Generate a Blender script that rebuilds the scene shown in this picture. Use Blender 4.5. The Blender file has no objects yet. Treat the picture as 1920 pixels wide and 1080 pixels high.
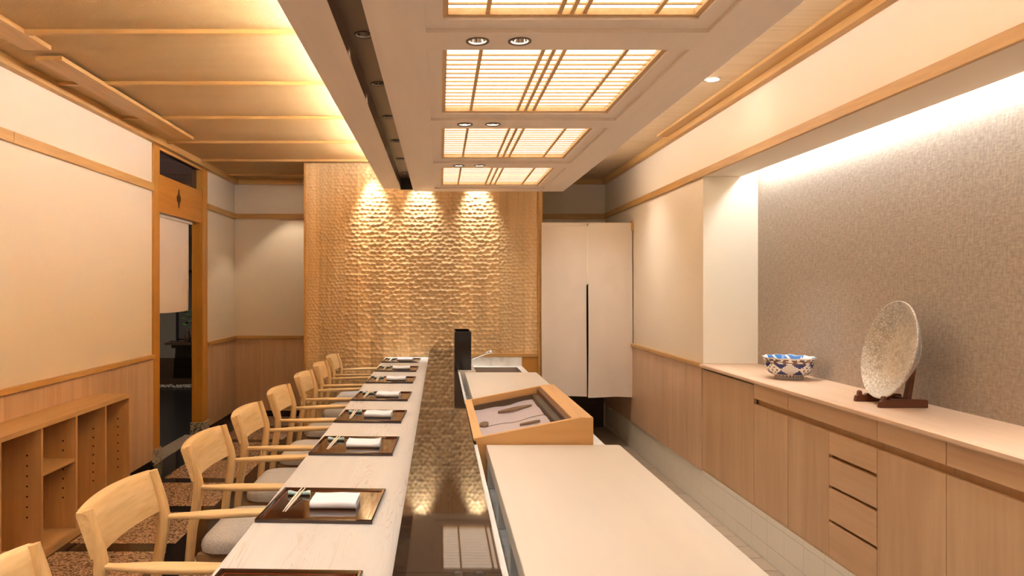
import bpy, bmesh, math, random
import numpy as np
from mathutils import Vector, Matrix
random.seed(7); np.random.seed(7)
S = bpy.context.scene
COL = S.collection
R = math.radians

# ------------------------------------------------------------------ camera, world, exposure
FPX = 1350.0
cd = bpy.data.cameras.new('camera'); cam = bpy.data.objects.new('camera', cd); COL.objects.link(cam)
cam.location = (0, 0, 1.42); cam.rotation_euler = (R(90), 0, 0)
cd.sensor_width = 36; cd.lens = FPX/1920*36; cd.shift_x = 135/1920; cd.shift_y = 1/1920
cd.clip_start = 0.05
S.camera = cam
W = bpy.data.worlds.new('world'); S.world = W; W.use_nodes = True
W.node_tree.nodes['Background'].inputs[0].default_value = (1, .85, .7, 1)
W.node_tree.nodes['Background'].inputs[1].default_value = .02
vs = S.view_settings
vs.view_transform = 'Standard'; vs.look = 'None'; vs.gamma = 1; vs.use_curve_mapping = False
vs.exposure = 2.4
S.cycles.caustics_reflective = False; S.cycles.caustics_refractive = False
S.cycles.max_bounces = 8; S.cycles.diffuse_bounces = 4; S.cycles.glossy_bounces = 4; S.cycles.transparent_max_bounces = 8
WARM = (.96, .95, .93)
P_COVE, P_NICHE, P_PAPER = 46.0, 10.0, .46
P_SLOT, P_PAIR, P_WASH, P_DOWN = 2.6, 1.15, 20.0, 10.0

FZ, CZ = -.04, 2.68          # guest floor, ceiling
XL, XR, YB = -2.377, 1.914, 8.335
Y0 = -1.6                    # wall behind the camera
KF = -.175                   # kitchen floor

# ------------------------------------------------------------------ materials
def newmat(name):
    m = bpy.data.materials.new(name); m.use_nodes = True
    nt = m.node_tree; return m, nt, nt.nodes['Principled BSDF']
def N(nt, t, **kw):
    n = nt.nodes.new(t)
    for k, v in kw.items(): setattr(n, k, v)
    return n
def L(nt, a, b): nt.links.new(a, b)
def ramp(nt, fac, stops):
    r = N(nt, 'ShaderNodeValToRGB'); e = r.color_ramp.elements
    while len(e) < len(stops): e.new(.5)
    for i, (p, c) in enumerate(stops): e[i].position = p; e[i].color = (*c, 1)
    L(nt, fac, r.inputs[0]); return r.outputs[0]
def objcoord(nt, scale, rnd=True, rot=(0, 0, 0)):
    tc = N(nt, 'ShaderNodeTexCoord'); out = tc.outputs['Object']
    if rnd:
        oi = N(nt, 'ShaderNodeObjectInfo'); mu = N(nt, 'ShaderNodeMath', operation='MULTIPLY'); mu.inputs[1].default_value = 37.
        L(nt, oi.outputs['Random'], mu.inputs[0])
        ad = N(nt, 'ShaderNodeVectorMath', operation='ADD'); L(nt, out, ad.inputs[0]); L(nt, mu.outputs[0], ad.inputs[1]); out = ad.outputs[0]
    mp = N(nt, 'ShaderNodeMapping'); mp.inputs['Scale'].default_value = scale; mp.inputs['Rotation'].default_value = rot
    L(nt, out, mp.inputs[0]); return mp.outputs[0]
def noise(nt, vec, scale=1., detail=4., dist=0., rough=.55):
    n = N(nt, 'ShaderNodeTexNoise'); n.inputs['Scale'].default_value = scale; n.inputs['Detail'].default_value = detail
    n.inputs['Distortion'].default_value = dist; n.inputs['Roughness'].default_value = rough; L(nt, vec, n.inputs['Vector']); return n.outputs['Fac']
def bump(nt, b, h, strength=.2, dist=.002):
    n = N(nt, 'ShaderNodeBump'); n.inputs['Strength'].default_value = strength; n.inputs['Distance'].default_value = dist
    L(nt, h, n.inputs['Height']); L(nt, n.outputs[0], b.inputs['Normal'])
def tint(nt, col, amount):
    oi = N(nt, 'ShaderNodeObjectInfo'); mr = N(nt, 'ShaderNodeMapRange'); mr.inputs['To Min'].default_value = 1-amount; mr.inputs['To Max'].default_value = 1+amount*.6
    L(nt, oi.outputs['Random'], mr.inputs[0]); h = N(nt, 'ShaderNodeHueSaturation'); L(nt, mr.outputs[0], h.inputs['Value']); L(nt, col, h.inputs['Color']); return h.outputs[0]
def plain(name, col, rough=.5, metal=0., bscale=0, bstr=.1, var=0., coat=0.):
    m, nt, b = newmat(name); b.inputs['Base Color'].default_value = (*col, 1); b.inputs['Roughness'].default_value = rough; b.inputs['Metallic'].default_value = metal
    b.inputs['Coat Weight'].default_value = coat
    if bscale or var:
        v = objcoord(nt, (1, 1, 1)); f = noise(nt, v, bscale or 5)
        if bscale: bump(nt, b, f, bstr, .001)
        if var:
            c = ramp(nt, noise(nt, v, 3.), [(.3, tuple(x*(1-var) for x in col)), (.7, tuple(min(1, x*(1+var*.5)) for x in col))]); L(nt, c, b.inputs['Base Color'])
    return m
def wood(name, dark, light, axis='Z', rough=.45, grain=1., var=.08, coat=0., fine=1.):
    m, nt, b = newmat(name); a, c = 1.0*grain, 14.*grain
    sc = {'X': (a, c, c), 'Y': (c, a, c), 'Z': (c, c, a)}[axis]
    v = objcoord(nt, sc)
    f = noise(nt, v, 1., 3, .8)
    col = ramp(nt, f, [(.28, dark), (.5, tuple((x+y)/2 for x, y in zip(dark, light))), (.72, light)])
    v2 = objcoord(nt, tuple(s*5 for s in sc)); f2 = noise(nt, v2, 1., 2)
    mx = N(nt, 'ShaderNodeMixRGB', blend_type='MULTIPLY'); mx.inputs[0].default_value = .35*fine
    L(nt, col, mx.inputs[1]); L(nt, ramp(nt, f2, [(.35, (.72, .68, .62)), (.6, (1, 1, 1))]), mx.inputs[2])
    L(nt, tint(nt, mx.outputs[0], var), b.inputs['Base Color'])
    b.inputs['Roughness'].default_value = rough; b.inputs['Coat Weight'].default_value = coat
    return m
def emit(name, col, strength):
    m, nt, b = newmat(name); b.inputs['Base Color'].default_value = (*col, 1)
    b.inputs['Emission Color'].default_value = (*col, 1); b.inputs['Emission Strength'].default_value = strength; return m
M = {}
M['wall'] = plain('wall paint', (.83, .71, .56), .85)
M['reveal'] = plain('reveal paint', (.84, .76, .62), .8)
M['trim'] = wood('amber trim wood', (.54, .285, .08), (.66, .375, .125), 'Y', .45)
M['trimx'] = wood('amber trim wood across', (.54, .285, .08), (.66, .375, .125), 'X', .45)
M['post'] = wood('orange post wood', (.52, .225, .032), (.64, .30, .052), 'Z', .4, grain=.6)
M['header'] = wood('orange header wood', (.46, .18, .025), (.56, .24, .038), 'Y', .4, grain=.6)
M['wain'] = wood('wainscot wood', (.59, .37, .22), (.73, .49, .315), 'Z', .42, grain=.7, var=.07, fine=.6)
M['cab'] = wood('cabinet wood', (.52, .315, .17), (.64, .42, .245), 'Z', .4, grain=.6, var=.05, fine=.6)
M['cabh'] = wood('cabinet drawer wood', (.56, .34, .185), (.67, .43, .25), 'Y', .4, grain=.6, var=.05, fine=.6)
M['cabtop'] = wood('cabinet top wood', (.66, .44, .29), (.74, .52, .36), 'Y', .35, grain=.5, var=.0, fine=.5)
M['shelf'] = wood('shelf wood', (.56, .31, .135), (.66, .39, .18), 'Z', .45, grain=.7, fine=.6)
M['shelfy'] = wood('shelf wood along', (.60, .35, .155), (.70, .44, .21), 'Y', .42, grain=.7, fine=.6)
M['oak'] = wood('chair oak', (.64, .42, .19), (.78, .56, .30), 'Y', .42, grain=1.3, var=.04)
M['oakz'] = wood('chair oak upright', (.62, .40, .17), (.75, .52, .26), 'Z', .42, grain=1.3, var=.04)
M['oakx'] = wood('chair oak arm', (.66, .44, .20), (.80, .58, .32), 'X', .42, grain=1.3, var=.04)
M['rail'] = wood('chair rail wood', (.26, .145, .07), (.34, .20, .10), 'X', .5)
M['soffit'] = wood('pale soffit wood', (.86, .74, .645), (.90, .785, .69), 'Y', .5, grain=.35, var=.0, fine=.2)
M['kumiko'] = wood('lattice wood', (.66, .42, .19), (.78, .53, .27), 'Y', .5)
M['slot'] = plain('dark brown slot panel', (.17, .105, .065), .30)
M['black'] = plain('matte black', (.012, .010, .010), .45)
M['blackgloss'] = plain('gloss black', (.012, .011, .012), .12)
M['hole'] = plain('drilled hole dark', (.02, .012, .008), .9)
M['chrome'] = plain('chrome', (.82, .80, .78), .08, 1.)
M['reflector'] = plain('satin reflector', (.85, .82, .78), .28, 1.)
M['chromedark'] = plain('dim reflector', (.25, .22, .20), .12, 1.)
M['ring'] = plain('bronze ring', (.17, .11, .065), .4, .3)
M['steel'] = plain('brushed steel', (.50, .46, .42), .3, 1., bscale=60)
M['white'] = plain('white acrylic', (.80, .79, .77), .35)
M['cloth'] = plain('white towel', (.80, .82, .88), .9, bscale=400, bstr=.25)
M['noren'] = plain('cream linen', (.78, .67, .57), .95, bscale=250, bstr=.3, var=.03)
M['seam'] = plain('linen hem', (.82, .73, .58), .95, bscale=250)
M['stick'] = wood('chopstick wood', (.74, .60, .46), (.84, .72, .58), 'Y', .5, var=.03)
M['rest'] = plain('celadon glass', (.42, .62, .64), .06, coat=.6)
M['redline'] = plain('vermilion lacquer', (.42, .06, .02), .2)
M['sponge'] = plain('yellow sponge', (.80, .62, .05), .9, bscale=120, bstr=.6)
M['stand'] = wood('rosewood stand', (.085, .022, .009), (.15, .045, .018), 'X', .3)
M['casewood'] = wood('hinoki case', (.70, .39, .15), (.80, .49, .215), 'Y', .35, grain=.6, fine=.4)
M['casex'] = wood('hinoki case across', (.68, .37, .13), (.78, .46, .19), 'X', .35, grain=.6, fine=.4)
M['board'] = wood('pale cutting board', (.70, .635, .55), (.74, .675, .59), 'Y', .38, grain=.25, var=.0, fine=.15)
M['paper'] = emit('lit shoji paper', (1, .85, .68), P_PAPER)
M['ledwarm'] = emit('cove strip glow', (.94, .97, 1), P_COVE)
M['ledwarm2'] = emit('kitchen cove strip glow', (.95, .97, .98), P_COVE*.27)
M['ledwhite'] = emit('niche strip glow', (.93, .97, 1), P_NICHE)
M['lamp'] = emit('lamp glow', (1, .90, .78), 14.)
M['lampdim'] = emit('lamp glow small', (1, .9, .78), 12.)
M['leaf'] = plain('green leaf', (.06, .20, .03), .5)
M['emblem'] = plain('burnt brown emblem', (.05, .014, .005), .6)
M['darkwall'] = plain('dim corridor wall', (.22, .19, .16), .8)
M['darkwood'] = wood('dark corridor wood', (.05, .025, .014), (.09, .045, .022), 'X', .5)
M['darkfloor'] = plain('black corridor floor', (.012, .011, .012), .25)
M['bluegrey'] = plain('dark grey screen', (.10, .09, .09), .5)
M['skirt'] = plain('black skirting', (.016, .013, .012), .25)

def tatami():
    m, nt, b = newmat('woven ceiling mat')
    v = objcoord(nt, (1, 1, 1), rnd=False, rot=(0, 0, R(35)))
    w1 = N(nt, 'ShaderNodeTexWave', wave_type='BANDS', bands_direction='X'); w1.inputs['Scale'].default_value = 30; w1.inputs['Distortion'].default_value = .4; L(nt, v, w1.inputs[0])
    w2 = N(nt, 'ShaderNodeTexWave', wave_type='BANDS', bands_direction='Y'); w2.inputs['Scale'].default_value = 30; w2.inputs['Distortion'].default_value = .4; L(nt, v, w2.inputs[0])
    mu = N(nt, 'ShaderNodeMath', operation='MULTIPLY'); L(nt, w1.outputs['Fac'], mu.inputs[0]); L(nt, w2.outputs['Fac'], mu.inputs[1])
    c = ramp(nt, mu.outputs[0], [(.0, (.50, .29, .105)), (.6, (.77, .50, .215))])
    big = noise(nt, objcoord(nt, (.6, 5, 1)), 1.5)
    mx = N(nt, 'ShaderNodeMixRGB', blend_type='MULTIPLY'); mx.inputs[0].default_value = .5; L(nt, c, mx.inputs[1]); L(nt, ramp(nt, big, [(.3, (.86, .84, .8)), (.7, (1, 1, 1))]), mx.inputs[2])
    L(nt, mx.outputs[0], b.inputs['Base Color']); b.inputs['Roughness'].default_value = .75; bump(nt, b, mu.outputs[0], .8, .004); return m
M['weave'] = tatami()
def pale_ceiling():
    m, nt, b = newmat('pale ceiling wood')
    f = noise(nt, objcoord(nt, (1.5, 26, 1)), 1., 3, .3)
    L(nt, ramp(nt, f, [(.3, (.66, .47, .27)), (.7, (.74, .56, .36))]), b.inputs['Base Color']); b.inputs['Roughness'].default_value = .6; return m
M['palece'] = pale_ceiling()
def counterwood():
    m, nt, b = newmat('bleached counter plank')
    v = objcoord(nt, (9, .85, 3), rnd=False)
    f = noise(nt, v, 1.15, 3, .55)
    mu = N(nt, 'ShaderNodeMath', operation='MULTIPLY'); mu.inputs[1].default_value = 150.; L(nt, f, mu.inputs[0])
    si = N(nt, 'ShaderNodeMath', operation='SINE'); L(nt, mu.outputs[0], si.inputs[0])
    line = ramp(nt, si.outputs[0], [(.72, (0, 0, 0)), (.98, (1, 1, 1))])
    mask = ramp(nt, noise(nt, objcoord(nt, (3.2, .9, 1), rnd=False), 1.7, 2), [(.44, (.04, .04, .04)), (.64, (.55, .55, .55))])
    mm = N(nt, 'ShaderNodeMath', operation='MULTIPLY'); L(nt, line, mm.inputs[0]); L(nt, mask, mm.inputs[1])
    base = ramp(nt, noise(nt, objcoord(nt, (12, .8, 1), rnd=False), 1., 4), [(.3, (.58, .555, .53)), (.7, (.65, .625, .60))])
    mx = N(nt, 'ShaderNodeMixRGB'); L(nt, mm.outputs[0], mx.inputs[0]); L(nt, base, mx.inputs[1]); mx.inputs[2].default_value = (.38, .25, .16, 1)
    L(nt, mx.outputs[0], b.inputs['Base Color']); b.inputs['Roughness'].default_value = .4; return m
M['counter'] = counterwood()
def stone():
    m, nt, b = newmat('polished dark granite')
    f = noise(nt, objcoord(nt, (1, 1, 1), rnd=False), 90., 3)
    L(nt, ramp(nt, f, [(.4, (.026, .016, .011)), (.62, (.048, .030, .020))]), b.inputs['Base Color'])
    b.inputs['Roughness'].default_value = .035; b.inputs['IOR'].default_value = 1.55; return m
M['stone'] = stone()
def granite(name, cols, scale, rough=.12):
    m, nt, b = newmat(name)
    v = objcoord(nt, (1, 1, 1))
    vo = N(nt, 'ShaderNodeTexVoronoi'); vo.inputs['Scale'].default_value = scale; L(nt, v, vo.inputs['Vector'])
    sp = N(nt, 'ShaderNodeSeparateColor'); L(nt, vo.outputs['Color'], sp.inputs[0])
    f = noise(nt, v, scale*.6, 3)
    ad = N(nt, 'ShaderNodeMath', operation='ADD'); L(nt, sp.outputs[0], ad.inputs[0]); L(nt, f, ad.inputs[1])
    hf = N(nt, 'ShaderNodeMath', operation='MULTIPLY'); hf.inputs[1].default_value = .5; L(nt, ad.outputs[0], hf.inputs[0])
    L(nt, ramp(nt, hf.outputs[0], [(.28, cols[0]), (.5, cols[1]), (.72, cols[2])]), b.inputs['Base Color']); b.inputs['Roughness'].default_value = rough; return m
M['granite'] = granite('brown granite', [(.10, .055, .032), (.44, .28, .18), (.64, .46, .33)], 110)
M['granitedark'] = granite('black granite', [(.010, .007, .006), (.017, .012, .010), (.03, .022, .018)], 140, .08)
M['greystone'] = granite('grey speckled granite', [(.035, .032, .03), (.42, .37, .31), (.58, .53, .46)], 90, .5)
M['threshold'] = granite('grey threshold granite', [(.12, .10, .085), (.34, .29, .24), (.46, .40, .34)], 130, .3)
def marble():
    m, nt, b = newmat('grey white marble')
    f = noise(nt, objcoord(nt, (1, 1, 1), rnd=False), 7., 6, 1.4)
    L(nt, ramp(nt, f, [(.3, (.54, .51, .47)), (.5, (.76, .73, .68)), (.7, (.82, .80, .75))]), b.inputs['Base Color']); b.inputs['Roughness'].default_value = .3; return m
M['marble'] = marble()
def fabricwall():
    m, nt, b = newmat('textured grey wallcovering')
    v = objcoord(nt, (1, 1, 1), rnd=False)
    mp = N(nt, 'ShaderNodeMapping'); mp.inputs['Scale'].default_value = (1, 30, 110); L(nt, v, mp.inputs[0])
    f1 = noise(nt, mp.outputs[0], 1., 3)
    mp2 = N(nt, 'ShaderNodeMapping'); mp2.inputs['Scale'].default_value = (1, 90, 28); L(nt, v, mp2.inputs[0])
    f2 = noise(nt, mp2.outputs[0], 1., 3)
    ad = N(nt, 'ShaderNodeMath', operation='ADD'); L(nt, f1, ad.inputs[0]); L(nt, f2, ad.inputs[1])
    hf = N(nt, 'ShaderNodeMath', operation='MULTIPLY'); hf.inputs[1].default_value = .5; L(nt, ad.outputs[0], hf.inputs[0])
    L(nt, ramp(nt, hf.outputs[0], [(.36, (.30, .24, .19)), (.64, (.45, .375, .31))]), b.inputs['Base Color'])
    b.inputs['Roughness'].default_value = .5; bump(nt, b, hf.outputs[0], .5, .004); return m
M['fabricwall'] = fabricwall()
def seatfabric():
    m, nt, b = newmat('grey seat fabric')
    f = noise(nt, objcoord(nt, (1, 1, 1)), 260., 2)
    L(nt, ramp(nt, f, [(.35, (.36, .33, .31)), (.65, (.58, .55, .53))]), b.inputs['Base Color']); b.inputs['Roughness'].default_value = .95; bump(nt, b, f, .4, .002); return m
M['seat'] = seatfabric()
def lacquer():
    m, nt, b = newmat('dark brown lacquer'); b.inputs['Base Color'].default_value = (.035, .010, .004, 1)
    b.inputs['Roughness'].default_value = .05; b.inputs['IOR'].default_value = 1.55; b.inputs['Coat Weight'].default_value = .3; b.inputs['Coat Roughness'].default_value = .03; return m
M['lacquer'] = lacquer()
def glass(name, col, alpha):
    m, nt, b = newmat(name); b.inputs['Base Color'].default_value = (*col, 1); b.inputs['Roughness'].default_value = .03
    b.inputs['Alpha'].default_value = alpha; b.inputs['IOR'].default_value = 1.7; return m
def fresnel_glass(name, ior):
    m = bpy.data.materials.new(name); m.use_nodes = True; nt = m.node_tree; nt.nodes.remove(nt.nodes['Principled BSDF'])
    t = N(nt, 'ShaderNodeBsdfTransparent'); g = N(nt, 'ShaderNodeBsdfGlossy'); g.inputs['Roughness'].default_value = .02
    lw = N(nt, 'ShaderNodeLayerWeight'); lw.inputs['Blend'].default_value = .5; pw_ = N(nt, 'ShaderNodeMath', operation='POWER'); pw_.inputs[1].default_value = 5.
    L(nt, lw.outputs['Facing'], pw_.inputs[0]); ma = N(nt, 'ShaderNodeMath', operation='MULTIPLY_ADD'); ma.inputs[1].default_value = .22; ma.inputs[2].default_value = ((ior-1)/(ior+1))**2
    L(nt, pw_.outputs[0], ma.inputs[0]); mx = N(nt, 'ShaderNodeMixShader'); L(nt, ma.outputs[0], mx.inputs[0]); L(nt, t.outputs[0], mx.inputs[1]); L(nt, g.outputs[0], mx.inputs[2]); L(nt, mx.outputs[0], nt.nodes['Material Output'].inputs[0]); return m
M['caseglass'] = fresnel_glass('case glass', 1.33)
M['transom'] = glass('transom glass', (.06, .045, .05), .55)
def hammered(i, dark, light):
    m, nt, b = newmat('carved plank wood %d' % i)
    f = noise(nt, objcoord(nt, (16, 16, .7)), 1., 5, 1.0)
    L(nt, tint(nt, ramp(nt, f, [(.3, dark), (.7, light)]), .16), b.inputs['Base Color']); b.inputs['Roughness'].default_value = .33; return m
M['carved'] = hammered(0, (.60, .38, .175), (.76, .52, .265))
def silver():
    m, nt, b = newmat('engraved silver glaze')
    tc = N(nt, 'ShaderNodeTexCoord'); v = tc.outputs['Object']
    vo = N(nt, 'ShaderNodeTexVoronoi', feature='DISTANCE_TO_EDGE'); vo.inputs['Scale'].default_value = 62; L(nt, v, vo.inputs['Vector'])
    no = noise(nt, v, 24., 6, 2.)
    ln = N(nt, 'ShaderNodeVectorMath', operation='LENGTH'); mpp = N(nt, 'ShaderNodeMapping'); mpp.inputs['Scale'].default_value = (1, 1, 0); L(nt, v, mpp.inputs[0]); L(nt, mpp.outputs[0], ln.inputs[0])
    band = ramp(nt, ln.outputs['Value'], [(.0, (.30,)*3), (.11, (.42,)*3), (.165, (1,)*3), (.22, (.85,)*3)])
    e = ramp(nt, vo.outputs['Distance'], [(.0, (0, 0, 0)), (.12, (1, 1, 1))])
    inv = N(nt, 'ShaderNodeMath', operation='SUBTRACT'); inv.inputs[0].default_value = 1; L(nt, e, inv.inputs[1])
    mul = N(nt, 'ShaderNodeMath', operation='MULTIPLY'); L(nt, inv.outputs[0], mul.inputs[0]); L(nt, band, mul.inputs[1])
    base = ramp(nt, no, [(.35, (.52, .48, .43)), (.5, (.66, .62, .56)), (.65, (.74, .70, .65))])
    mx = N(nt, 'ShaderNodeMixRGB'); L(nt, mul.outputs[0], mx.inputs[0]); L(nt, base, mx.inputs[1]); mx.inputs[2].default_value = (.34, .29, .24, 1)
    L(nt, mx.outputs[0], b.inputs['Base Color']); b.inputs['Roughness'].default_value = .28; b.inputs['Metallic'].default_value = .25; bump(nt, b, mul.outputs[0], .4, .001); return m
M['silver'] = silver()
M['navy'] = plain('cobalt glaze', (.035, .045, .16), .15)
M['porcelain'] = plain('white porcelain', (.78, .76, .74), .15)
M['band'] = plain('brown painted band', (.16, .085, .06), .2)
M['hatch'] = plain('grey hatch glaze', (.42, .38, .37), .2)
M['blue'] = plain('bright blue glaze', (.06, .20, .48), .15)
M['tile'] = plain('cream base tile', (.78, .73, .63), .3)
M['grout'] = plain('grout', (.46, .41, .34), .8)
M['ftile'] = plain('taupe floor tile', (.45, .36, .27), .45, var=.08)
M['pan'] = plain('pale satin steel', (.58, .53, .60), .30, 0., bscale=25, bstr=.2)

# ------------------------------------------------------------------ mesh helpers
WL = {}
class MB:
    def __init__(self): self.v = []; self.f = []; self.mi = []
    def add(self, vs, fs, mi=0):
        o = len(self.v); self.v += [tuple(p) for p in vs]; self.f += [tuple(i+o for i in f) for f in fs]; self.mi += [mi]*len(fs); return self
    def box(self, x0, x1, y0, y1, z0, z1, mi=0):
        x0, x1 = min(x0, x1), max(x0, x1); y0, y1 = min(y0, y1), max(y0, y1); z0, z1 = min(z0, z1), max(z0, z1)
        return self.add([(x0, y0, z0), (x1, y0, z0), (x1, y1, z0), (x0, y1, z0), (x0, y0, z1), (x1, y0, z1), (x1, y1, z1), (x0, y1, z1)],
                        [(3, 2, 1, 0), (4, 5, 6, 7), (0, 1, 5, 4), (1, 2, 6, 5), (2, 3, 7, 6), (3, 0, 4, 7)], mi)
    def prism(self, poly, axis, a0, a1, mi=0):        # poly 2D, extruded along axis
        def p(q, a): return {'X': (a, q[0], q[1]), 'Y': (q[0], a, q[1]), 'Z': (q[0], q[1], a)}[axis]
        n = len(poly); vs = [p(q, a0) for q in poly]+[p(q, a1) for q in poly]
        fs = [tuple(range(n)), tuple(range(2*n-1, n-1, -1))]+[(i, i+n, (i+1) % n+n, (i+1) % n) for i in range(n)]
        return self.add(vs, fs, mi)
    def loft(self, rings, cap=True, closed=True, mi=0):
        n = len(rings[0]); vs = [p for r in rings for p in r]; fs = []
        for k in range(len(rings)-1):
            for i in range(n if closed else n-1):
                j = (i+1) % n; fs.append((k*n+i, k*n+j, (k+1)*n+j, (k+1)*n+i))
        if cap: fs += [tuple(range(n-1, -1, -1)), tuple((len(rings)-1)*n+i for i in range(n))]
        return self.add(vs, fs, mi)
    def lathe(self, prof, c=(0, 0, 0), seg=32, mi=0, cap=False):
        return self.loft([[(c[0]+r*math.cos(2*math.pi*i/seg), c[1]+r*math.sin(2*math.pi*i/seg), c[2]+z) for i in range(seg)] for r, z in prof], cap=cap, mi=mi)
    def tube(self, pts, rad, seg=10, mi=0):
        pts = [Vector(p) for p in pts]; rings = []
        for k, p in enumerate(pts):
            t = (pts[min(k+1, len(pts)-1)]-pts[max(k-1, 0)]).normalized()
            a = t.cross(Vector((0, 0, 1)) if abs(t.z) < .9 else Vector((0, 1, 0))).normalized(); b = t.cross(a)
            r = rad[k] if isinstance(rad, (list, tuple)) else rad
            ra, rb = r if isinstance(r, (list, tuple)) else (r, r)
            rings.append([p+a*ra*math.cos(2*math.pi*i/seg)+b*rb*math.sin(2*math.pi*i/seg) for i in range(seg)])
        return self.loft(rings, mi=mi)
    def build(self, name, mat, parent=None, smooth=False, bevel=0., local=False, fix=True):
        a = np.array(self.v, dtype=float)
        base = Vector((0, 0, 0)) if local else Vector(((a[:, 0].min()+a[:, 0].max())/2, (a[:, 1].min()+a[:, 1].max())/2, a[:, 2].min()))
        me = bpy.data.meshes.new(name); me.from_pydata((a-np.array(base)).tolist(), [], self.f)
        for m in (mat if isinstance(mat, (list, tuple)) else [mat]): me.materials.append(M[m])
        me.polygons.foreach_set('material_index', self.mi)
        if fix:
            bm = bmesh.new(); bm.from_mesh(me); bmesh.ops.recalc_face_normals(bm, faces=bm.faces); bm.to_mesh(me); bm.free()
        if smooth:
            me.polygons.foreach_set('use_smooth', [True]*len(me.polygons))
            if smooth == 'auto': me.set_sharp_from_angle(angle=R(40))
        o = bpy.data.objects.new(name, me); COL.objects.link(o)
        if parent: o.parent = parent; o.location = base-WL[parent.name]
        else: o.location = base
        WL[o.name] = base if not (local and parent) else Vector(WL[parent.name])
        if bevel:
            b = o.modifiers.new('bevel', 'BEVEL'); b.width = bevel; b.segments = 2; b.limit_method = 'ANGLE'
        return o
def tag(o, label=None, cat=None, group=None, kind=None):
    if label: o['label'] = label
    if cat: o['category'] = cat
    if group: o['group'] = group
    if kind: o['kind'] = kind
    return o
def empty(name, loc, label=None, cat=None, group=None, kind=None):
    o = bpy.data.objects.new(name, None); COL.objects.link(o); o.location = loc; o.empty_display_size = .1
    WL[o.name] = Vector(loc); return tag(o, label, cat, group, kind)
def box(name, mat, b, parent=None, bevel=0.): return MB().box(*b).build(name, mat, parent, bevel=bevel)
def struct(name, mat, b, label, cat, bevel=0.): return tag(box(name, mat, b, None, bevel), label, cat, None, 'structure')
def copy_tree(o, parent=None):
    c = o.copy(); COL.objects.link(c); c.parent = parent
    if parent: c.matrix_parent_inverse = o.matrix_parent_inverse.copy()
    for ch in list(o.children): copy_tree(ch, c)
    return c
def spot(name, loc, power, parent, size=70, blend=.6, col=WARM, radius=.03, aim=(0, 0, -1)):
    l = bpy.data.lights.new(name, 'SPOT'); l.energy = power; l.color = col; l.spot_size = R(size); l.spot_blend = blend; l.shadow_soft_size = radius
    o = bpy.data.objects.new(name, l); COL.objects.link(o); o.parent = parent; o.location = Vector(loc)-WL[parent.name]
    o.rotation_euler = Vector(aim).to_track_quat('-Z', 'Y').to_euler(); return o
ORD = ['first', 'second', 'third', 'fourth', 'fifth', 'sixth', 'seventh', 'eighth', 'ninth', 'tenth']

# ------------------------------------------------------------------ floor
fl = struct('floor', 'granitedark', (XL-.1, -.02, Y0, YB, FZ-.12, FZ), 'polished black granite floor under the chairs', 'floor')
slabs = [(a+.71*k, a+.71*k+.58) for k in range(-5, 6) for a in (4.123,)]
m1 = {}
for (x0, x1) in ((-2.125, -1.515), (-1.33, -.72), (-.59, -.06)):
    for (a, b) in slabs:
        if b > YB-.1: b = YB-.12
        if b-a < .2: continue
        o = box('granite_tile', 'granite', (x0, x1, a, b, FZ-.01, FZ+.001), fl)
kf = struct('floor_kitchen', 'grout', (-.02, XR+.05, Y0, YB, KF-.12, KF-.003), 'sunken tiled floor on the kitchen side', 'floor')
tm = None
y = 1.6
while y < 7.1:
    for k in range(5):
        x0 = XR-.19*(k+1)
        if tm is None:
            t0 = MB().box(x0+.003, x0+.187, y+.003, y+.187, KF-.01, KF).build('floor_tile', 'ftile', kf); tm = t0
        else:
            t = tm.copy(); COL.objects.link(t); t.parent = kf; t.location = Vector((x0+.095, y+.095, KF-.01))-WL[kf.name]
    y += .19
box('floor_slab', 'ftile', (XR-.95, XR, 7.12, YB, KF-.01, KF), kf)

# ------------------------------------------------------------------ left wall
wl = struct('wall_left', 'wall', (XL-.1, XL, Y0, 5.94, FZ, CZ), 'cream plaster wall left of the counter', 'wall')
wl2 = struct('wall_left_end', 'wall', (XL-.1, XL, 7.327, YB+.1, FZ, CZ), 'short cream plaster wall between doorway and corner', 'wall')
wlt = struct('wall_left_top', 'trim', (XL-.1, XL, 5.94, 7.327, 2.60, CZ), 'narrow wall strip above the doorway', 'wall')
def wainscot(parent, X, sgn, ys, z0, z1, mat='wain', axis='Y'):
    for a, b in zip(ys[:-1], ys[1:]):
        if axis == 'Y': box('wainscot_board', mat, (X, X+sgn*.012, a+.0006, b-.0006, z0, z1), parent)
        else: box('wainscot_board', mat, (a+.0006, b-.0006, X, X+sgn*.012, z0, z1), parent)
def steps(a, b, n): return [a+(b-a)*i/n for i in range(n+1)]
wainscot(wl, XL, 1, steps(1.0, 5.94, 17), FZ+.05, .845)
wainscot(wl2, XL, 1, steps(7.327, YB, 4), FZ+.05, .845)
nt_ = [0]
def trim(mat, b, label):
    nt_[0] += 1; return struct('trim_%d' % nt_[0], mat, b, label, 'trim', .002)
trim('trim', (XL, XL+.028, Y0, 5.94, .842, .876), 'wooden cap rail over the wainscot along the shelf wall')
trim('trim', (XL, XL+.028, 7.327, YB, .842, .876), 'wooden cap rail between doorway post and corner')
trim('trim', (XL, XL+.022, Y0, 3.98, 2.226, 2.288), 'upper wall rail on the shelf wall, near length')
trim('trim', (XL, XL+.022, 3.985, 5.94, 2.226, 2.288), 'upper wall rail on the shelf wall, length meeting the post')
trim('trim', (XL, XL+.020, 7.327, YB, 2.226, 2.284), 'upper wall rail between doorway post and corner')
trim('trim', (XL, XL+.05, Y0, YB, 2.622, CZ), 'ceiling trim along the shelf and doorway wall')
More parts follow.
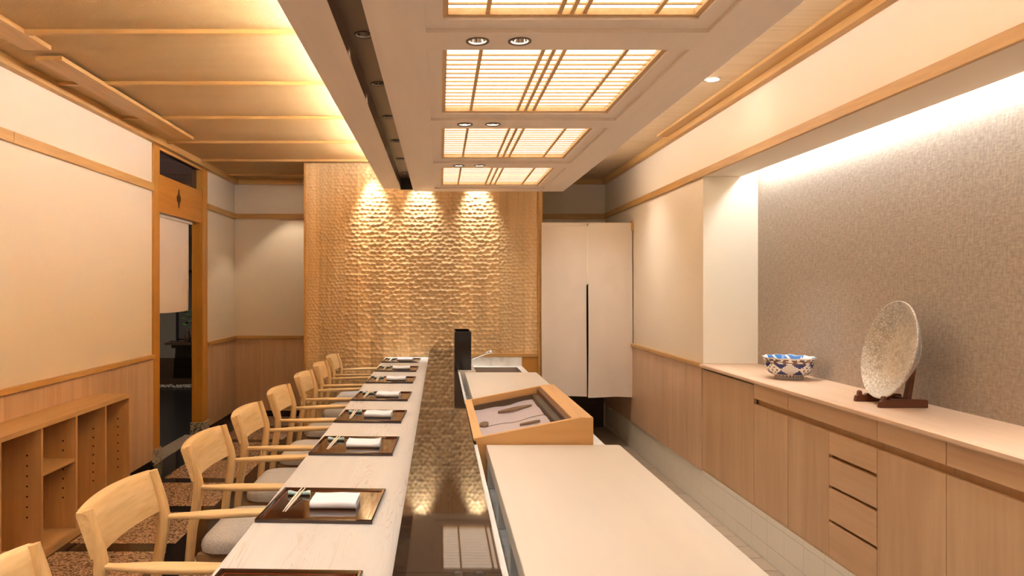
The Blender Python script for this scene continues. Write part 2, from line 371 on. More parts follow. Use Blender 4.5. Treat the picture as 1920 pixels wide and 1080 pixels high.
for nm, a, b, lb in (('baseboard_left', 4.95, 5.93, 'black skirting between shelf and doorway'), ('baseboard_left_end', 7.34, YB-.01, 'black skirting from doorway post to corner')):
    bb = struct(nm, 'skirt', (XL, XL+.008, a, b, FZ, FZ+.05), lb, 'baseboard'); box('skirting_lip', 'skirt', (XL+.008, XL+.016, a, b, FZ, FZ+.028), bb)
# doorway
p1 = struct('trim_door_post', 'post', (XL-.1, XL+.012, 5.94, 6.08, FZ+.10, 2.622), 'orange wooden doorway post next to the shelf wall', 'post', .004)
p2 = struct('trim_door_post_end', 'post', (XL-.1, XL+.012, 7.18, 7.327, FZ+.10, 2.622), 'orange wooden doorway post beside the corner', 'post', .004)
struct('trim_post_footing', 'greystone', (XL-.11, XL+.026, 5.925, 6.095, FZ, FZ+.125), 'speckled stone footing under the post next to the shelf wall', 'footing', .004)
struct('trim_post_footing_end', 'greystone', (XL-.11, XL+.026, 7.165, 7.342, FZ, FZ+.125), 'speckled stone footing under the post beside the corner', 'footing', .004)
struct('floor_threshold', 'threshold', (XL-.16, XL+.01, 6.095, 7.165, FZ-.01, FZ+.006), 'grey granite threshold across the doorway', 'threshold')
hd = struct('trim_door_header', 'header', (XL-.04, XL+.002, 6.08, 7.18, 2.072, 2.388), 'orange wooden header board over the doorway with small dark crest', 'header', .002)
e = MB(); c = Vector((XL+.004, 6.545, 2.235))
n = 24
for rr in ((.030, .044),):
    ri = [[(c.x-.002, c.y+rr[0]*math.cos(2*math.pi*i/n), c.z+rr[0]*math.sin(2*math.pi*i/n)) for i in range(n)], [(c.x+.002, c.y+rr[0]*math.cos(2*math.pi*i/n), c.z+rr[0]*math.sin(2*math.pi*i/n)) for i in range(n)],
          [(c.x+.002, c.y+rr[1]*math.cos(2*math.pi*i/n), c.z+rr[1]*math.sin(2*math.pi*i/n)) for i in range(n)], [(c.x-.002, c.y+rr[1]*math.cos(2*math.pi*i/n), c.z+rr[1]*math.sin(2*math.pi*i/n)) for i in range(n)]]
    e.loft(ri, cap=False)
for s in (1, -1):
    e.prism([(c.y-.016, c.z+s*.044), (c.y+.016, c.z+s*.044), (c.y+.010, c.z+s*.07), (c.y, c.z+s*.088), (c.y-.010, c.z+s*.07)], 'X', c.x-.002, c.x+.002)
for k in range(5):
    an = R(90+72*k); e.prism([(c.y+.016*math.cos(an)+.009*math.cos(R(60*q)), c.z+.016*math.sin(an)+.009*math.sin(R(60*q))) for q in range(6)], 'X', c.x-.002, c.x+.002)
eo = e.build('crest', 'emblem', hd); eo['label'] = 'small dark brown crest with a ring'
tr = struct('window_1', 'transom', (XL-.055, XL-.05, 6.08, 7.18, 2.39, 2.60), 'dark glass transom over the doorway header', 'window')
box('window_frame', 'trim', (XL-.08, XL-.02, 6.08, 7.18, 2.60, 2.622), tr)
# corridor behind the doorway
cx0, cy0, cy1 = -5.2, 4.6, 10.9
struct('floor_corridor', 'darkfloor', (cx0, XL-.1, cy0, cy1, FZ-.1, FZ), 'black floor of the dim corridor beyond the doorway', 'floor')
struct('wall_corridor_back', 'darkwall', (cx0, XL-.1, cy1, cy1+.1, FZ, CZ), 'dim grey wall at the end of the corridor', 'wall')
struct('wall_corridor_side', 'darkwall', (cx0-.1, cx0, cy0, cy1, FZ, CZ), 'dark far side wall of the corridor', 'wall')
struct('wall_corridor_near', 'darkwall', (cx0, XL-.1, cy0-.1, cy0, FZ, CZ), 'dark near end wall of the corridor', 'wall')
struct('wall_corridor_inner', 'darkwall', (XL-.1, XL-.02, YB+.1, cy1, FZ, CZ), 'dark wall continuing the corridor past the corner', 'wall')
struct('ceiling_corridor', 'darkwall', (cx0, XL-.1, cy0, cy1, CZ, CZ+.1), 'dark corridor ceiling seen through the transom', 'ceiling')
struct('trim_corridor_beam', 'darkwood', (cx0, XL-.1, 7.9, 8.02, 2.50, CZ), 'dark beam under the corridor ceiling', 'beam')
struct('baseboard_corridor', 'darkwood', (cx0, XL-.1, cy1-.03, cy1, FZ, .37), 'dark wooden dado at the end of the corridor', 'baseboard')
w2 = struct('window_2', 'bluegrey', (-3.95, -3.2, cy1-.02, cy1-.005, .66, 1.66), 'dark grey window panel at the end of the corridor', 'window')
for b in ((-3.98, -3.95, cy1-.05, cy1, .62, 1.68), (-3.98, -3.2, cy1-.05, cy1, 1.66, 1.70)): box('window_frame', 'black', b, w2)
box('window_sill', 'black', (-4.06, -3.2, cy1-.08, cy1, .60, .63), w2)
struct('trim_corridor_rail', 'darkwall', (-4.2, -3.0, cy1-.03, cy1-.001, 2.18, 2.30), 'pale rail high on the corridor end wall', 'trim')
pb = MB(); rr_ = random.Random(3)
for k in range(420):
    if k < 220: px, py = rr_.uniform(-4.6, -3.3), rr_.uniform(cy1-.35, cy1-.06)
    else: px, py = rr_.uniform(-4.6, -4.15), rr_.uniform(8.3, cy1-.35)
    r_ = rr_.uniform(.012, .024); a_ = rr_.random()*3
    pb.loft([[(px+r_*s*1.3*math.cos(a_+i*1.05), py+r_*s*math.sin(a_+i*1.05), FZ+z*r_) for i in range(6)] for s, z in ((.7, 0), (1, .5), (.55, 1.1))])
tag(pb.build('pebbles', 'greystone', smooth=True), 'pale pebbles along the corridor floor edge', 'pebbles', None, 'stuff')
pl = empty('leafy_plant', (-3.70, 10.55, .66), 'small green leafy plant by the corridor window', 'plant')
WL[pl.name] = Vector((-3.70, 10.55, .66))
MB().lathe([(.035, 0), (.05, .05), (.045, .10), (.02, .16), (.024, .20), (.018, .20), (.014, .16)], (-3.70, 10.55, .63), 12).build('vase', 'darkwood', pl, smooth=True)
for k in range(9):
    an = k*2.4; z0 = .84+.03*k; q = Vector((-3.70, 10.55, z0)); d = Vector((math.cos(an), math.sin(an)*.6, .35))*.11
    s_ = Vector((-math.sin(an), math.cos(an), 0))*.032
    MB().add([q, q+d*.5+s_, q+d, q+d*.5-s_, q+d*.5+Vector((0, 0, .012))], [(0, 1, 4), (1, 2, 4), (2, 3, 4), (3, 0, 4)]).build('leaf', 'leaf', pl)
struct('ledge_corridor', 'darkwood', (-4.0, -3.3, 10.45, cy1-.03, .60, .63), 'dark ledge under the corridor window', 'ledge')
cl = empty('corridor_fill_lamp', (-3.9, 8.9, 2.6), 'added unseen fill lamp inside the dim corridor', 'lamp')  # unseen lamp, added to lift the dark corridor
MB().lathe([(.04, .08), (.05, .0), (.0, .0)], (-3.9, 8.9, 2.60), 16).build('lamp_body', 'lampdim', cl)
spot('lamp_light', (-3.9, 8.9, 2.58), 22., cl, 140, .8, col=(1, .82, .62))

# ------------------------------------------------------------------ back wall
wb = struct('wall_back', 'wall', (XL-.1, XR+.1, YB, YB+.1, KF, CZ), 'cream plaster end wall behind the carved partition', 'wall')
wainscot(wb, YB, -1, steps(XL, -1.2, 4), FZ+.05, .845, axis='X')
trim('trimx', (XL, -1.2, YB-.028, YB, .842, .876), 'wooden cap rail on the end wall beside the partition')
trim('trimx', (XL, -1.2, YB-.020, YB, 2.226, 2.284), 'upper rail on the end wall beside the partition')
trim('trimx', (.9, XR, YB-.020, YB, 2.226, 2.284), 'upper rail on the end wall above the long curtain')
trim('trimx', (XL, -1.2, YB-.045, YB, 2.622, CZ), 'ceiling trim on the end wall beside the partition')
trim('trimx', (.9, XR, YB-.045, YB, 2.622, CZ), 'ceiling trim on the end wall above the long curtain')
bb = struct('baseboard_back', 'skirt', (XL, -1.2, YB-.010, YB, FZ, FZ+.05), 'black skirting on the end wall', 'baseboard')
struct('wall_near', 'wall', (XL-.1, 2.6, Y0-.1, Y0, KF, CZ), 'cream plaster wall at the entrance end', 'wall')
# kitchen entry behind the curtain
struct('door_1', 'darkwood', (1.05, XR-.03, YB-.04, YB-.005, KF, 2.02), 'dark door opening behind the long curtain', 'door')

# ------------------------------------------------------------------ right wall and niche
NX, NY = 2.313, 5.24
wr = struct('wall_right', 'wall', (XR, NX+.1, NY, YB+.1, KF, CZ), 'cream wall beyond the niche on the kitchen side', 'wall')
MBr = box('niche_reveal', 'reveal', (XR+.0005, NX, NY-.002, NY+.0, .875, 2.233), wr)
struct('wall_right_upper', 'wall', (XR, 2.19, Y0, NY, 2.234, CZ), 'cream bulkhead above the niche', 'wall')
struct('wall_niche', 'fabricwall', (NX, NX+.1, Y0, NY, KF, CZ), 'textured grey brown wallcovering inside the niche', 'wall')
struct('ceiling_niche', 'reveal', (2.19, NX, Y0, NY, CZ-.2, CZ-.02), 'hidden top of the niche light slot', 'ceiling')
wainscot(wr, XR, -1, steps(NY, YB, 8), .096, .86)
trim('trim', (XR-.03, XR, NY, YB, .85, .876), 'rounded wooden cap rail beyond the niche')
trim('trim', (XR-.022, XR, Y0, NY, 2.230, 2.284), 'wooden rail along the bottom of the niche bulkhead')
trim('trim', (XR-.022, XR, NY, YB, 2.230, 2.284), 'upper wall rail from the niche to the end wall')
trim('trim', (XR-.05, XR, Y0, YB, 2.622, CZ), 'ceiling trim along the kitchen side wall')
ns = empty('niche_light_strip', (2.25, 2., 2.30), 'white light strip hidden above the niche', 'light strip')
MB().box(2.235, 2.265, Y0+.1, NY-.06, 2.30, 2.312).build('diffuser', 'ledwhite', ns)
MB().box(2.225, 2.275, Y0+.1, NY-.06, 2.312, 2.33).build('channel', 'white', ns)
# tiled base
tb = struct('baseboard_right', 'grout', (XR+.004, XR+.05, Y0, YB, KF-.1, .096), 'cream tiled base under the cabinets', 'baseboard')
for (z0, z1) in ((.062, .096), (-.078, .060), (KF, -.080)):
    src = None; y = 1.9
    while y < YB-.05:
        if src is None: src = MB().box(XR-.001, XR+.006, y+.001, y+.209, z0, z1).build('base_tile', 'tile', tb)
        else:
            t = src.copy(); COL.objects.link(t); t.parent = tb; t.location = Vector((XR+.0025, y+.105, z0))-WL[tb.name]
        y += .21
# cabinets
CT = .873
ct = MB().prism([(XR-.028, CT-.006), (XR-.022, CT), (NX, CT), (NX, CT-.026), (XR-.022, CT-.026), (XR-.028, CT-.020)], 'Y', Y0, NY-.002).build('cabinet_worktop', 'cabtop', None)
tag(ct, 'long pale wooden worktop running along the niche', 'worktop')
def cabinet(y0, y1, label, kind):
    c = empty('base_cabinet', ((XR+NX)/2, (y0+y1)/2, .096), label, 'cabinet', 'cabinets under the niche worktop')
    g = .0022; F0, F1 = XR-.002, XR+.018
    MB().box(XR+.03, NX-.001, y0+.001, y1-.001, .097, .845).build('body', 'shelf', c)
    MB().box(F0+.004, XR+.03, y0, y1, .096, .106).build('bottom_rail', 'cab', c)
    if kind == 'panel':
        box('door', 'cab', (F0, F1, y0+g, y1-g, .108, .832), c, .0015)
    else:
        box('drawer', 'cabh', (F0, F1, y0+g, y1-g, .752, .843), c, .0015)
        if kind == 'door': box('door', 'cab', (F0, F1, y0+g, y1-g, .108, .716), c, .0015)
        else:
            box('door', 'cab', (F0, F1, 3.54+.0005, y1-g, .108, .716), c, .0015)
            for (a, b) in ((.608, .716), (.456, .590), (.288, .441), (.108, .273)):
                box('drawer', 'cabh', (F0, F1, y0+g, 3.54-.0005, a, b), c, .0015)
            box('stile', 'cab', (F0+.01, XR+.03, 3.53, 3.545, .106, .716), c)
    return c
cabinet(4.387, NY-.003, 'cabinet with one full-height door panel, next to the plain wainscot', 'panel')
cabinet(3.957, 4.387, 'narrow cabinet below the blue and white bowl, one drawer over one door', 'door')
cabinet(3.151, 3.957, 'wide cabinet below the silver plate with four stacked drawers', 'mixed')
cabinet(2.72, 3.151, 'narrow cabinet just nearer than the stacked drawers, one drawer over one door', 'door')
cabinet(1.914, 2.72, 'cabinet at the lower right frame edge, drawer over wide door', 'door')

# ------------------------------------------------------------------ ceiling
ce = struct('ceiling', 'trimx', (XL-.1, 2.4, Y0, YB+.1, CZ+.012, CZ+.1), 'ceiling of woven mat panels and wooden battens', 'ceiling')
bats = [3.51+.88*k for k in range(-5, 6)]
for k in range(len(bats)):
    a = bats[k]; b = bats[k+1] if k+1 < len(bats) else YB
    if a > YB: break
    b = min(b, YB)
    box('woven_panel', 'weave', (XL, -.2, a+.001, b-.001, CZ, CZ+.012), ce)
    box('pale_panel', 'palece', (-.2+.001, XR, a+.002, b-.002, CZ, CZ+.012), ce)
    MB().prism([(a-.016, CZ), (a-.016, CZ-.022), (a+.016, CZ-.022), (a+.016, CZ)], 'X', XL+.05, -.40).build('batten', 'trimx', ce, bevel=.002)
for (b, lb) in (((-2.16, -2.017, Y0, 3.737, CZ-.024, CZ), 'long flat ceiling board near the shelf wall, nearer length'),
                ((-2.16, -2.017, 3.84, 5.90, CZ-.042, CZ-.018), 'long flat ceiling board near the shelf wall, length toward the doorway'),
                ((1.777, XR-.05, Y0, 5.90, CZ-.02, CZ), 'long flat ceiling board beside the kitchen side wall')):
    trim('trim', b, lb)

# ------------------------------------------------------------------ dropped soffit with shoji lights
SZ, LZ, SE = 2.342, 2.367, 6.84
so = empty('ceiling_soffit', (.3, 3., SZ), 'pale wooden dropped soffit over the counter', 'soffit', None, 'structure')
def part(name, mat, b, bevel=0.): return box(name, mat, b, so, bevel)
part('side_beam', 'soffit', (-.535, -.372, Y0, SE, LZ, 2.46))
part('slot_lip', 'soffit', (-.255, -.24, Y0, SE, 2.352, 2.50))
part('long_rail', 'soffit', (-.24, -.05, Y0, SE, SZ, 2.46))
part('long_rail', 'soffit', (.966, 1.168, Y0, SE, SZ, 2.46))
part('core', 'soffit', (-.40, 1.02, Y0, SE-.002, 2.512, CZ))
part('slot_wall', 'slot', (-.374, -.371, Y0, SE-.01, LZ+.001, 2.50))
part('slot_wall', 'slot', (-.2555, -.2545, Y0, SE-.01, LZ-.01, 2.50))
part('slot_end', 'black', (-.372, -.255, SE-.03, SE, LZ-.01, 2.50))
DLY = [-.033+1.358*k for k in range(-1, 6)]     # cross beams, each with a pair of downlights
DLY = [d-.0 for d in DLY]
def plate(mb, x0, x1, y0, y1, z, holes, r, a):
    # plate with round holes (all at the same y), square cell half-size a
    cy = holes[0][1]
    mb.add([(x0, y0, z), (x1, y0, z), (x1, cy-a, z), (x0, cy-a, z)], [(0, 1, 2, 3)])
    mb.add([(x0, cy+a, z), (x1, cy+a, z), (x1, y1, z), (x0, y1, z)], [(0, 1, 2, 3)])
    xs = [x0]
    for (cx, _) in holes:
        mb.add([(xs[-1], cy-a, z), (cx-a, cy-a, z), (cx-a, cy+a, z), (xs[-1], cy+a, z)], [(0, 1, 2, 3)]); xs.append(cx+a)
        n = 32; ci, sq = [], []
        for i in range(n):
            t = 2*math.pi*i/n; c_, s_ = math.cos(t), math.sin(t); m_ = max(abs(c_), abs(s_))
            ci.append((cx+r*c_, cy+r*s_, z)); sq.append((cx+a*c_/m_, cy+a*s_/m_, z))
        mb.add(ci+sq, [(i, (i+1) % n, n+(i+1) % n, n+i) for i in range(n)])
    mb.add([(xs[-1], cy-a, z), (x1, cy-a, z), (x1, cy+a, z), (xs[-1], cy+a, z)], [(0, 1, 2, 3)])
def downlight(loc, label, cat, group, r, refl, power, size, lampm='lamp', depth=.06, blend=.6, aim=(0, 0, -1)):
    x, y, z = loc
    d = empty('downlight', loc, label, cat, group)
    MB().lathe([(r*.80, 0), (r*.80, -.002), (r*.9, -.005), (r, -.003), (r, .0005)], loc, 32).build('trim_ring', 'ring', d, smooth='auto')
    MB().lathe([(r*.80, 0), (r*.74, depth*.35), (r*.60, depth*.75), (r*.42, depth)], loc, 32).build('reflector', refl, d, smooth=True)
    MB().lathe([(r*.43, depth), (r*.30, depth-.006), (.0005, depth-.010)], loc, 24).build('lamp', lampm, d, smooth=True)
    MB().lathe([(r*.80, -.0022), (r*.72, -.001), (r*.72, .004)], loc, 32).build('inner_lip', 'white', d, smooth='auto')
    if power: spot('lamp_light', (x, y, z-.006), power, d, size, blend, radius=.025, aim=aim)
    return d
nvis = 0
for i, dy in enumerate(DLY):
    y0, y1 = dy-.088, dy+.10
    hs = [(.140, dy), (.297, dy)]
    if y1 > SE-.05: continue
    mb = MB(); plate(mb, -.05, .966, max(y0, Y0), y1, SZ, hs, .0425, .052)
    for yy in (y0, y1): mb.add([(-.05, yy, SZ), (.966, yy, SZ), (.966, yy, 2.46), (-.05, yy, 2.46)], [(0, 1, 2, 3)])
    mb.build('cross_rail', 'soffit', so)
part('cross_rail', 'soffit', (-.05, .966, 6.669, SE, SZ, 2.46))
PAN = [(DLY[i]+.10, DLY[i]+1.27) for i in range(len(DLY)) if DLY[i] < 5.5]
pairs = [d for d in DLY if d < 5.5]
for i, dy in enumerate(pairs):
    k = len(pairs)-1-i
    for x, s in ((.140, 'nearer the dark slot'), (.297, 'farther from the dark slot')):
        downlight((x, dy, SZ), 'chrome downlight in the %s crossrail from the carved wall, %s' % (ORD[k], s), 'downlight', 'paired downlights between lattice lights', .044, 'chrome', P_PAIR, 95)
for i, (y0, y1) in enumerate(PAN):
    k = len(PAN)-1-i
    # recessed step frame belonging to the soffit
    iy0, iy1, ix0, ix1 = y0+.035, y1-.086, .010, .900
    mb = MB(); z0, z1 = SZ+.015, SZ+.03
    mb.box(-.05, ix0, y0, y1, z0, z1); mb.box(ix1, .966, y0, y1, z0, z1); mb.box(ix0, ix1, y0, iy0, z0, z1); mb.box(ix0, ix1, iy1, y1, z0, z1)
    mb.build('step_frame', 'soffit', so)
    t = empty('shoji_light', ((ix0+ix1)/2, (iy0+iy1)/2, z1), 'glowing shoji lattice ceiling light, %s from the carved wall' % ORD[k], 'ceiling light', 'shoji lattice lights')
    mb = MB(); zf = SZ+.026
    w = .018
    mb.box(ix0, ix0+w, iy0, iy1, zf, zf+.03); mb.box(ix1-w, ix1, iy0, iy1, zf, zf+.03); mb.box(ix0+w, ix1-w, iy0, iy0+w, zf, zf+.03); mb.box(ix0+w, ix1-w, iy1-w, iy1, zf, zf+.03)
    mb.build('frame', 'kumiko', t)
    a, b = ix0+w, ix1-w
    for u in (.165, .457-.043, .457, .457+.043, .749):
        MB().box(u-.0075, u+.0075, iy0+w, iy1-w, zf+.004, zf+.016).build('mullion', 'kumiko', t)
    nn = 16; src = None
    for q in range(1, nn):
        yy = iy0+w+(iy1-iy0-2*w)*q/nn
        if src is None: src = MB().box(a, b, yy-.0045, yy+.0045, zf+.014, zf+.020).build('slat', 'kumiko', t)
        else:
            c = src.copy(); COL.objects.link(c); c.parent = t; c.location = Vector(((a+b)/2, yy, zf+.010))-WL[t.name]
    MB().add([(a, iy0+w, zf+.0235), (b, iy0+w, zf+.0235), (b, iy1-w, zf+.0235), (a, iy1-w, zf+.0235)], [(3, 2, 1, 0)]).build('paper', 'paper', t, fix=False)
    box('backing', 'soffit', (-.05, .966, y0, y1, SZ+.06, SZ+.066), so)
# slot ceiling with downlights
SY = [2.955+.706*k for k in range(-6, 6)]
mb = MB(); yprev = Y0
for i, y in enumerate(SY):
    y1 = SY[i+1]-.353 if i+1 < len(SY) else SE
    plate(mb, -.372, -.255, yprev, y1, 2.462, [(-.3135, y)], .0385, .048); yprev = y1
mb.build('slot_ceiling', 'slot', so)
for i, y in enumerate(SY):
    k = len(SY)-1-i
    if y < 1.: continue
    downlight((-.3135, y, 2.462), 'black downlight inside the dark ceiling slot, %s from the carved wall' % ORD[k], 'downlight', 'downlights in the dark slot', .040, 'chrome', P_SLOT, 75)
# cove strips
for x, lb in ((-.490, 'cove light strip on top of the soffit, woven ceiling side'), (1.122, 'cove light strip on top of the soffit, kitchen side')):
    c = empty('cove_light_strip', (x, 2.6, 2.46), lb, 'light strip', 'cove strips on the soffit')
    MB().box(x-.02, x+.02, Y0+.05, SE-.04, 2.46, 2.525).build('channel', 'white', c)
    MB().box(x-.012, x+.012, Y0+.05, SE-.04, 2.525, 2.531).build('diffuser', 'ledwarm' if x < 0 else 'ledwarm2', c)
part('cove_floor', 'soffit', (1.02, 1.168, Y0, SE, 2.455, 2.46))
# ceiling downlights, plus added fill lights out of sight
def surf_light(x, y, label, power, size, aim=(0, 0, -1), r=.045, blend=.5, cat='downlight', z=CZ, col=WARM):
    d = empty('ceiling_downlight', (x, y, z), label, cat, 'ceiling downlights')
    MB().lathe([(r*.75, -.001), (r*.8, -.006), (r, -.006), (r*1.02, 0)], (x, y, z), 28).build('trim_ring', 'white', d, smooth='auto')
    MB().lathe([(r*.75, -.002), (.0005, -.002)], (x, y, z), 24).build('lamp', 'lampdim', d)
    if power: spot('lamp_light', (x, y, z-.012), power, d, size, blend, radius=.03, aim=aim, col=col)
    return d
for x, s in ((-.667, 'beside the soffit edge'), (-.187, 'behind the dark slot'), (.373, 'behind the shoji lights')):
    surf_light(x, 7.085, 'small wall washer above the carved wall, %s' % s, P_WASH, 54, aim=(0, .15, -1), blend=.9, r=.03)
surf_light(1.64, 4.33, 'small round downlight in the pale ceiling over the kitchen aisle', P_DOWN*1.8, 66, blend=.9)
surf_light(-1.68, 7.95, 'small round downlight in the corner beside the partition', P_DOWN*.6, 82, blend=.35, col=(1, .84, .64))
surf_light(1.42, 6.35, 'added hidden fill light in front of the long curtain', P_DOWN*1.1, 105, blend=1.)  # hidden behind the soffit, added to brighten curtain and kitchen rear
surf_light(1.64, 2.0, 'added fill light over the kitchen aisle, outside the view', P_DOWN*1.8, 66, blend=.9)  # unseen fill, added to lift the cabinets and tile base
surf_light(1.64, -.4, 'added fill light over the kitchen aisle behind the camera', P_DOWN, 66, blend=.9)  # another added fill for the kitchen side
surf_light(-1.45, 1.1, 'added fill light over the guest aisle, outside the view', P_DOWN*1.7, 120, blend=.9)  # added out of view to brighten shelf wall, chairs and floor
surf_light(-1.45, -.6, 'added fill light over the guest aisle behind the camera', P_DOWN*1.7, 120, blend=.9)  # second added fill on the guest side, raises the ambient light

# ------------------------------------------------------------------ carved partition
PX0, PX1, PY = -1.36, 1.02, 7.2
pw = empty('carved_partition', ((PX0+PX1)/2, PY+.1, FZ), 'hammer-carved wooden plank partition behind the counter end', 'partition')
pw['kind'] = 'structure'; pw.name = 'wall_carved_partition'; WL[pw.name] = Vector(pw.location)
box('backing', 'carved', (PX0+.002, PX1-.002, PY+.02, PY+.30, KF, CZ-.002), pw)
box('edge_strip', 'trim', (PX0, PX0+.024, PY-.012, PY+.03, FZ, CZ-.002), pw, .002)
box('edge_strip', 'trim', (PX1-.042, PX1, PY-.035, PY+.03, KF, CZ-.002), pw, .002)
def f1field(X, Z, cw, ch, seed):
    rng = np.random.RandomState(seed); G = rng.rand(400, 400, 2)
    ci = np.floor(X/cw).astype(int); cj = np.floor(Z/ch).astype(int); best = np.full(X.shape, 1e9)
    for di in (-1, 0, 1):
        for dj in (-1, 0, 1, ):
            i = ci+di; j = cj+dj; g = G[i % 400, j % 400]
            px = (i+.5*(j % 2)+.29+.42*g[..., 0])*cw; pz = (j+.29+.42*g[..., 1])*ch
            best = np.minimum(best, ((X-px)/cw)**2+((Z-pz)/ch)**2)
    for di in (-2, 2):
        for dj in (-1, 0, 1):
            i = ci+di; j = cj+dj; g = G[i % 400, j % 400]
            px = (i+.5*(j % 2)+.29+.42*g[..., 0])*cw; pz = (j+.29+.42*g[..., 1])*ch
            best = np.minimum(best, ((X-px)/cw)**2+((Z-pz)/ch)**2)
    return best
ncol = 18; xe = np.linspace(PX0+.024, PX1-.042, ncol+1)
breaks = {1: [1.02], 2: [2.14], 5: [.9], 9: [1.75], 13: [2.3], 14: [.95], 7: [.55]}
for k in range(ncol):
    zs = [FZ]+breaks.get(k, [])+[CZ-.004]
    edge = min(k, ncol-1-k)
    cw, ch, dep = ((.034, .030, .0028), (.034, .032, .0030), (.038, .032, .0036), (.050, .039, .0056))[min(edge, 3)]
    if edge < 2 and k > 9: cw, ch, dep = .05, .036, .0036
    for q in range(len(zs)-1):
        x0, x1, z0, z1 = xe[k]+.0003, xe[k+1]-.0003, zs[q]+.0003, zs[q+1]-.0003
        nx = max(2, int((x1-x0)/.0043)); nz = max(2, int((z1-z0)/.0043))
        gx, gz = np.meshgrid(np.linspace(x0, x1, nx+1), np.linspace(z0, z1, nz+1))
        h = f1field(gx+5, gz+5, cw, ch, 11 if edge >= 3 else 20+k*3+q)
        prot = dep*np.clip(h/.36, 0, 1.3)
        yy = PY-prot
        n0 = nx+1; vs_ = np.stack([gx, yy, gz], -1).reshape(-1, 3)
        idx = np.arange((nz+1)*n0).reshape(nz+1, n0)
        fs_ = np.stack([idx[:-1, :-1], idx[:-1, 1:], idx[1:, 1:], idx[1:, :-1]], -1).reshape(-1, 4)
        mb = MB(); mb.v = vs_.tolist(); mb.f = fs_.tolist(); mb.mi = [0]*len(mb.f)
        o = mb.build('carved_plank', 'carved', pw, smooth=True, fix=False)
box('ledge', 'trimx', (.16, PX1-.042, PY-.03, PY-.006, .738, .772), pw, .002)
box('lower_panel', 'post', (.817, PX1-.042, PY-.016, PY-.007, KF, .737), pw)

# ------------------------------------------------------------------ counter
CTZ, STZ = .735, .812
co = empty('sushi_counter', (-.3, 4.4, FZ), 'long bleached wood dining counter running to the carved wall', 'counter')
MB().prism([(-.549, CTZ-.004), (-.545, CTZ), (-.098, CTZ), (-.098, CTZ-.06), (-.549, CTZ-.06)], 'Y', .6, PY-.012).build('counter_top', 'counter', co)
box('support_wall', 'wain', (-.16, -.105, .62, PY-.02, FZ, CTZ-.061), co)
box('foot_rail', 'wain', (-.24, -.161, .62, PY-.02, FZ+.12, FZ+.16), co)
st = empty('stone_ledge', (.015, 4.4, KF), 'raised polished dark granite ledge behind the dining counter', 'ledge')
js = [.6, 1.54, 2.48, 3.42, 4.36, 5.30, 6.24, PY-.012]
for a, b in zip(js[:-1], js[1:]):
    box('stone_slab', 'stone', (-.1013, .132, a+.0008, b-.0008, STZ-.03, STZ), st)
box('joint_bed', 'marble', (-.097, .131, .6, PY-.014, STZ-.045, STZ-.0305), st)
box('support_wall', 'black', (-.096, .06, .62, PY-.02, KF, STZ-.046), st)
# marble kitchen worktop
kw = empty('marble_worktop', (.45, 4.4, KF), 'grey white marble kitchen worktop with sink at the far end', 'worktop')
WZ = .647
mb = MB(); sx0, sx1, sy0, sy1 = .33, .757, 6.42, 7.08
for b in ((.061, .816, .7, sy0), (.061, sx0, sy0, sy1), (sx1, .816, sy0, sy1), (.061, .816, sy1, PY-.008)): mb.box(*b, WZ-.03, WZ)
mb.build('worktop_slab', 'marble', kw)
for ya, yb in ((.7, 2.862), (3.86, 5.34)): box('upstand', 'white', (.1325, .148, ya, yb, WZ+.0005, STZ-.012), kw)
box('ledge_block', 'marble', (.1325, .26, 5.35, 5.80, WZ+.0005, STZ), kw)
box('backsplash', 'marble', (.26, .816, PY-.026, PY-.010, WZ+.0005, .737), kw)
box('cupboard', 'steel', (.12, .79, .75, PY-.03, KF, WZ-.031), kw) if False else None
mb = MB(); d_ = .17
mb.add([(sx0, sy0, WZ-.002), (sx1, sy0, WZ-.002), (sx1, sy1, WZ-.002), (sx0, sy1, WZ-.002), (sx0+.01, sy0+.01, WZ-d_), (sx1-.01, sy0+.01, WZ-d_), (sx1-.01, sy1-.01, WZ-d_), (sx0+.01, sy1-.01, WZ-d_)],
       [(0, 4, 5, 1), (1, 5, 6, 2), (2, 6, 7, 3), (3, 7, 4, 0), (4, 7, 6, 5)])
mb.build('sink_basin', 'steel', kw)
for (a, b) in ((.8, 2.8), (2.81, 4.8), (4.81, 6.3)):
    box('cupboard_front', 'white', (.70, .79, a, b, KF+.02, WZ-.031), kw)
# boards on legs
BZ = .80
for (a, b, lb, ly) in ((.9, 2.858, 'large pale cutting board in front of the display case', (1.92, 2.31, 2.775)), (3.87, 5.33, 'pale cutting board between display case and sink', (3.95, 4.45, 4.75, 5.20))):
    t = empty('cutting_board', (.45, (a+b)/2, WZ), lb, 'cutting board')
    box('board', 'board', (.1835, .713, a, b, BZ-.05, BZ), t, .003)
    for y in ly:
        for x in (.187, .66): box('support_block', 'white', (x, x+.028, y, y+.07, WZ+.0005, BZ-.0505), t, .002)
# display case
ca = empty('display_case', (.37, 3.36, WZ), 'hinoki framed glass display case between the cutting boards', 'display case')
c0, c1 = 2.865, 3.857
poly = [(.1445, WZ+.001), (.1445, STZ+.0), (.1334, STZ+.004), (.1334, .822), (.558, .906), (.61, .906), (.61, WZ+.001)]
for nm, a, b in (('front_panel', c0, c0+.026), ('back_panel', c1-.026, c1)):
    MB().prism(poly, 'Y', a, b).build(nm, 'casex', ca)
def slope(x): return .822+(x-.1334)*(.906-.822)/(.558-.1334)
MB().prism([(.1445, WZ+.001), (.1445, STZ), (.1334, STZ+.004), (.1334, .822), (.168, slope(.168)), (.168, WZ+.001)], 'Y', c0+.026, c1-.026).build('left_rail', 'casewood', ca)
MB().prism([(.531, slope(.531)), (.558, .906), (.61, .906), (.61, .75), (.585, .75), (.585, .86), (.531, .86)], 'Y', c0+.026, c1-.026).build('right_rail', 'casewood', ca)
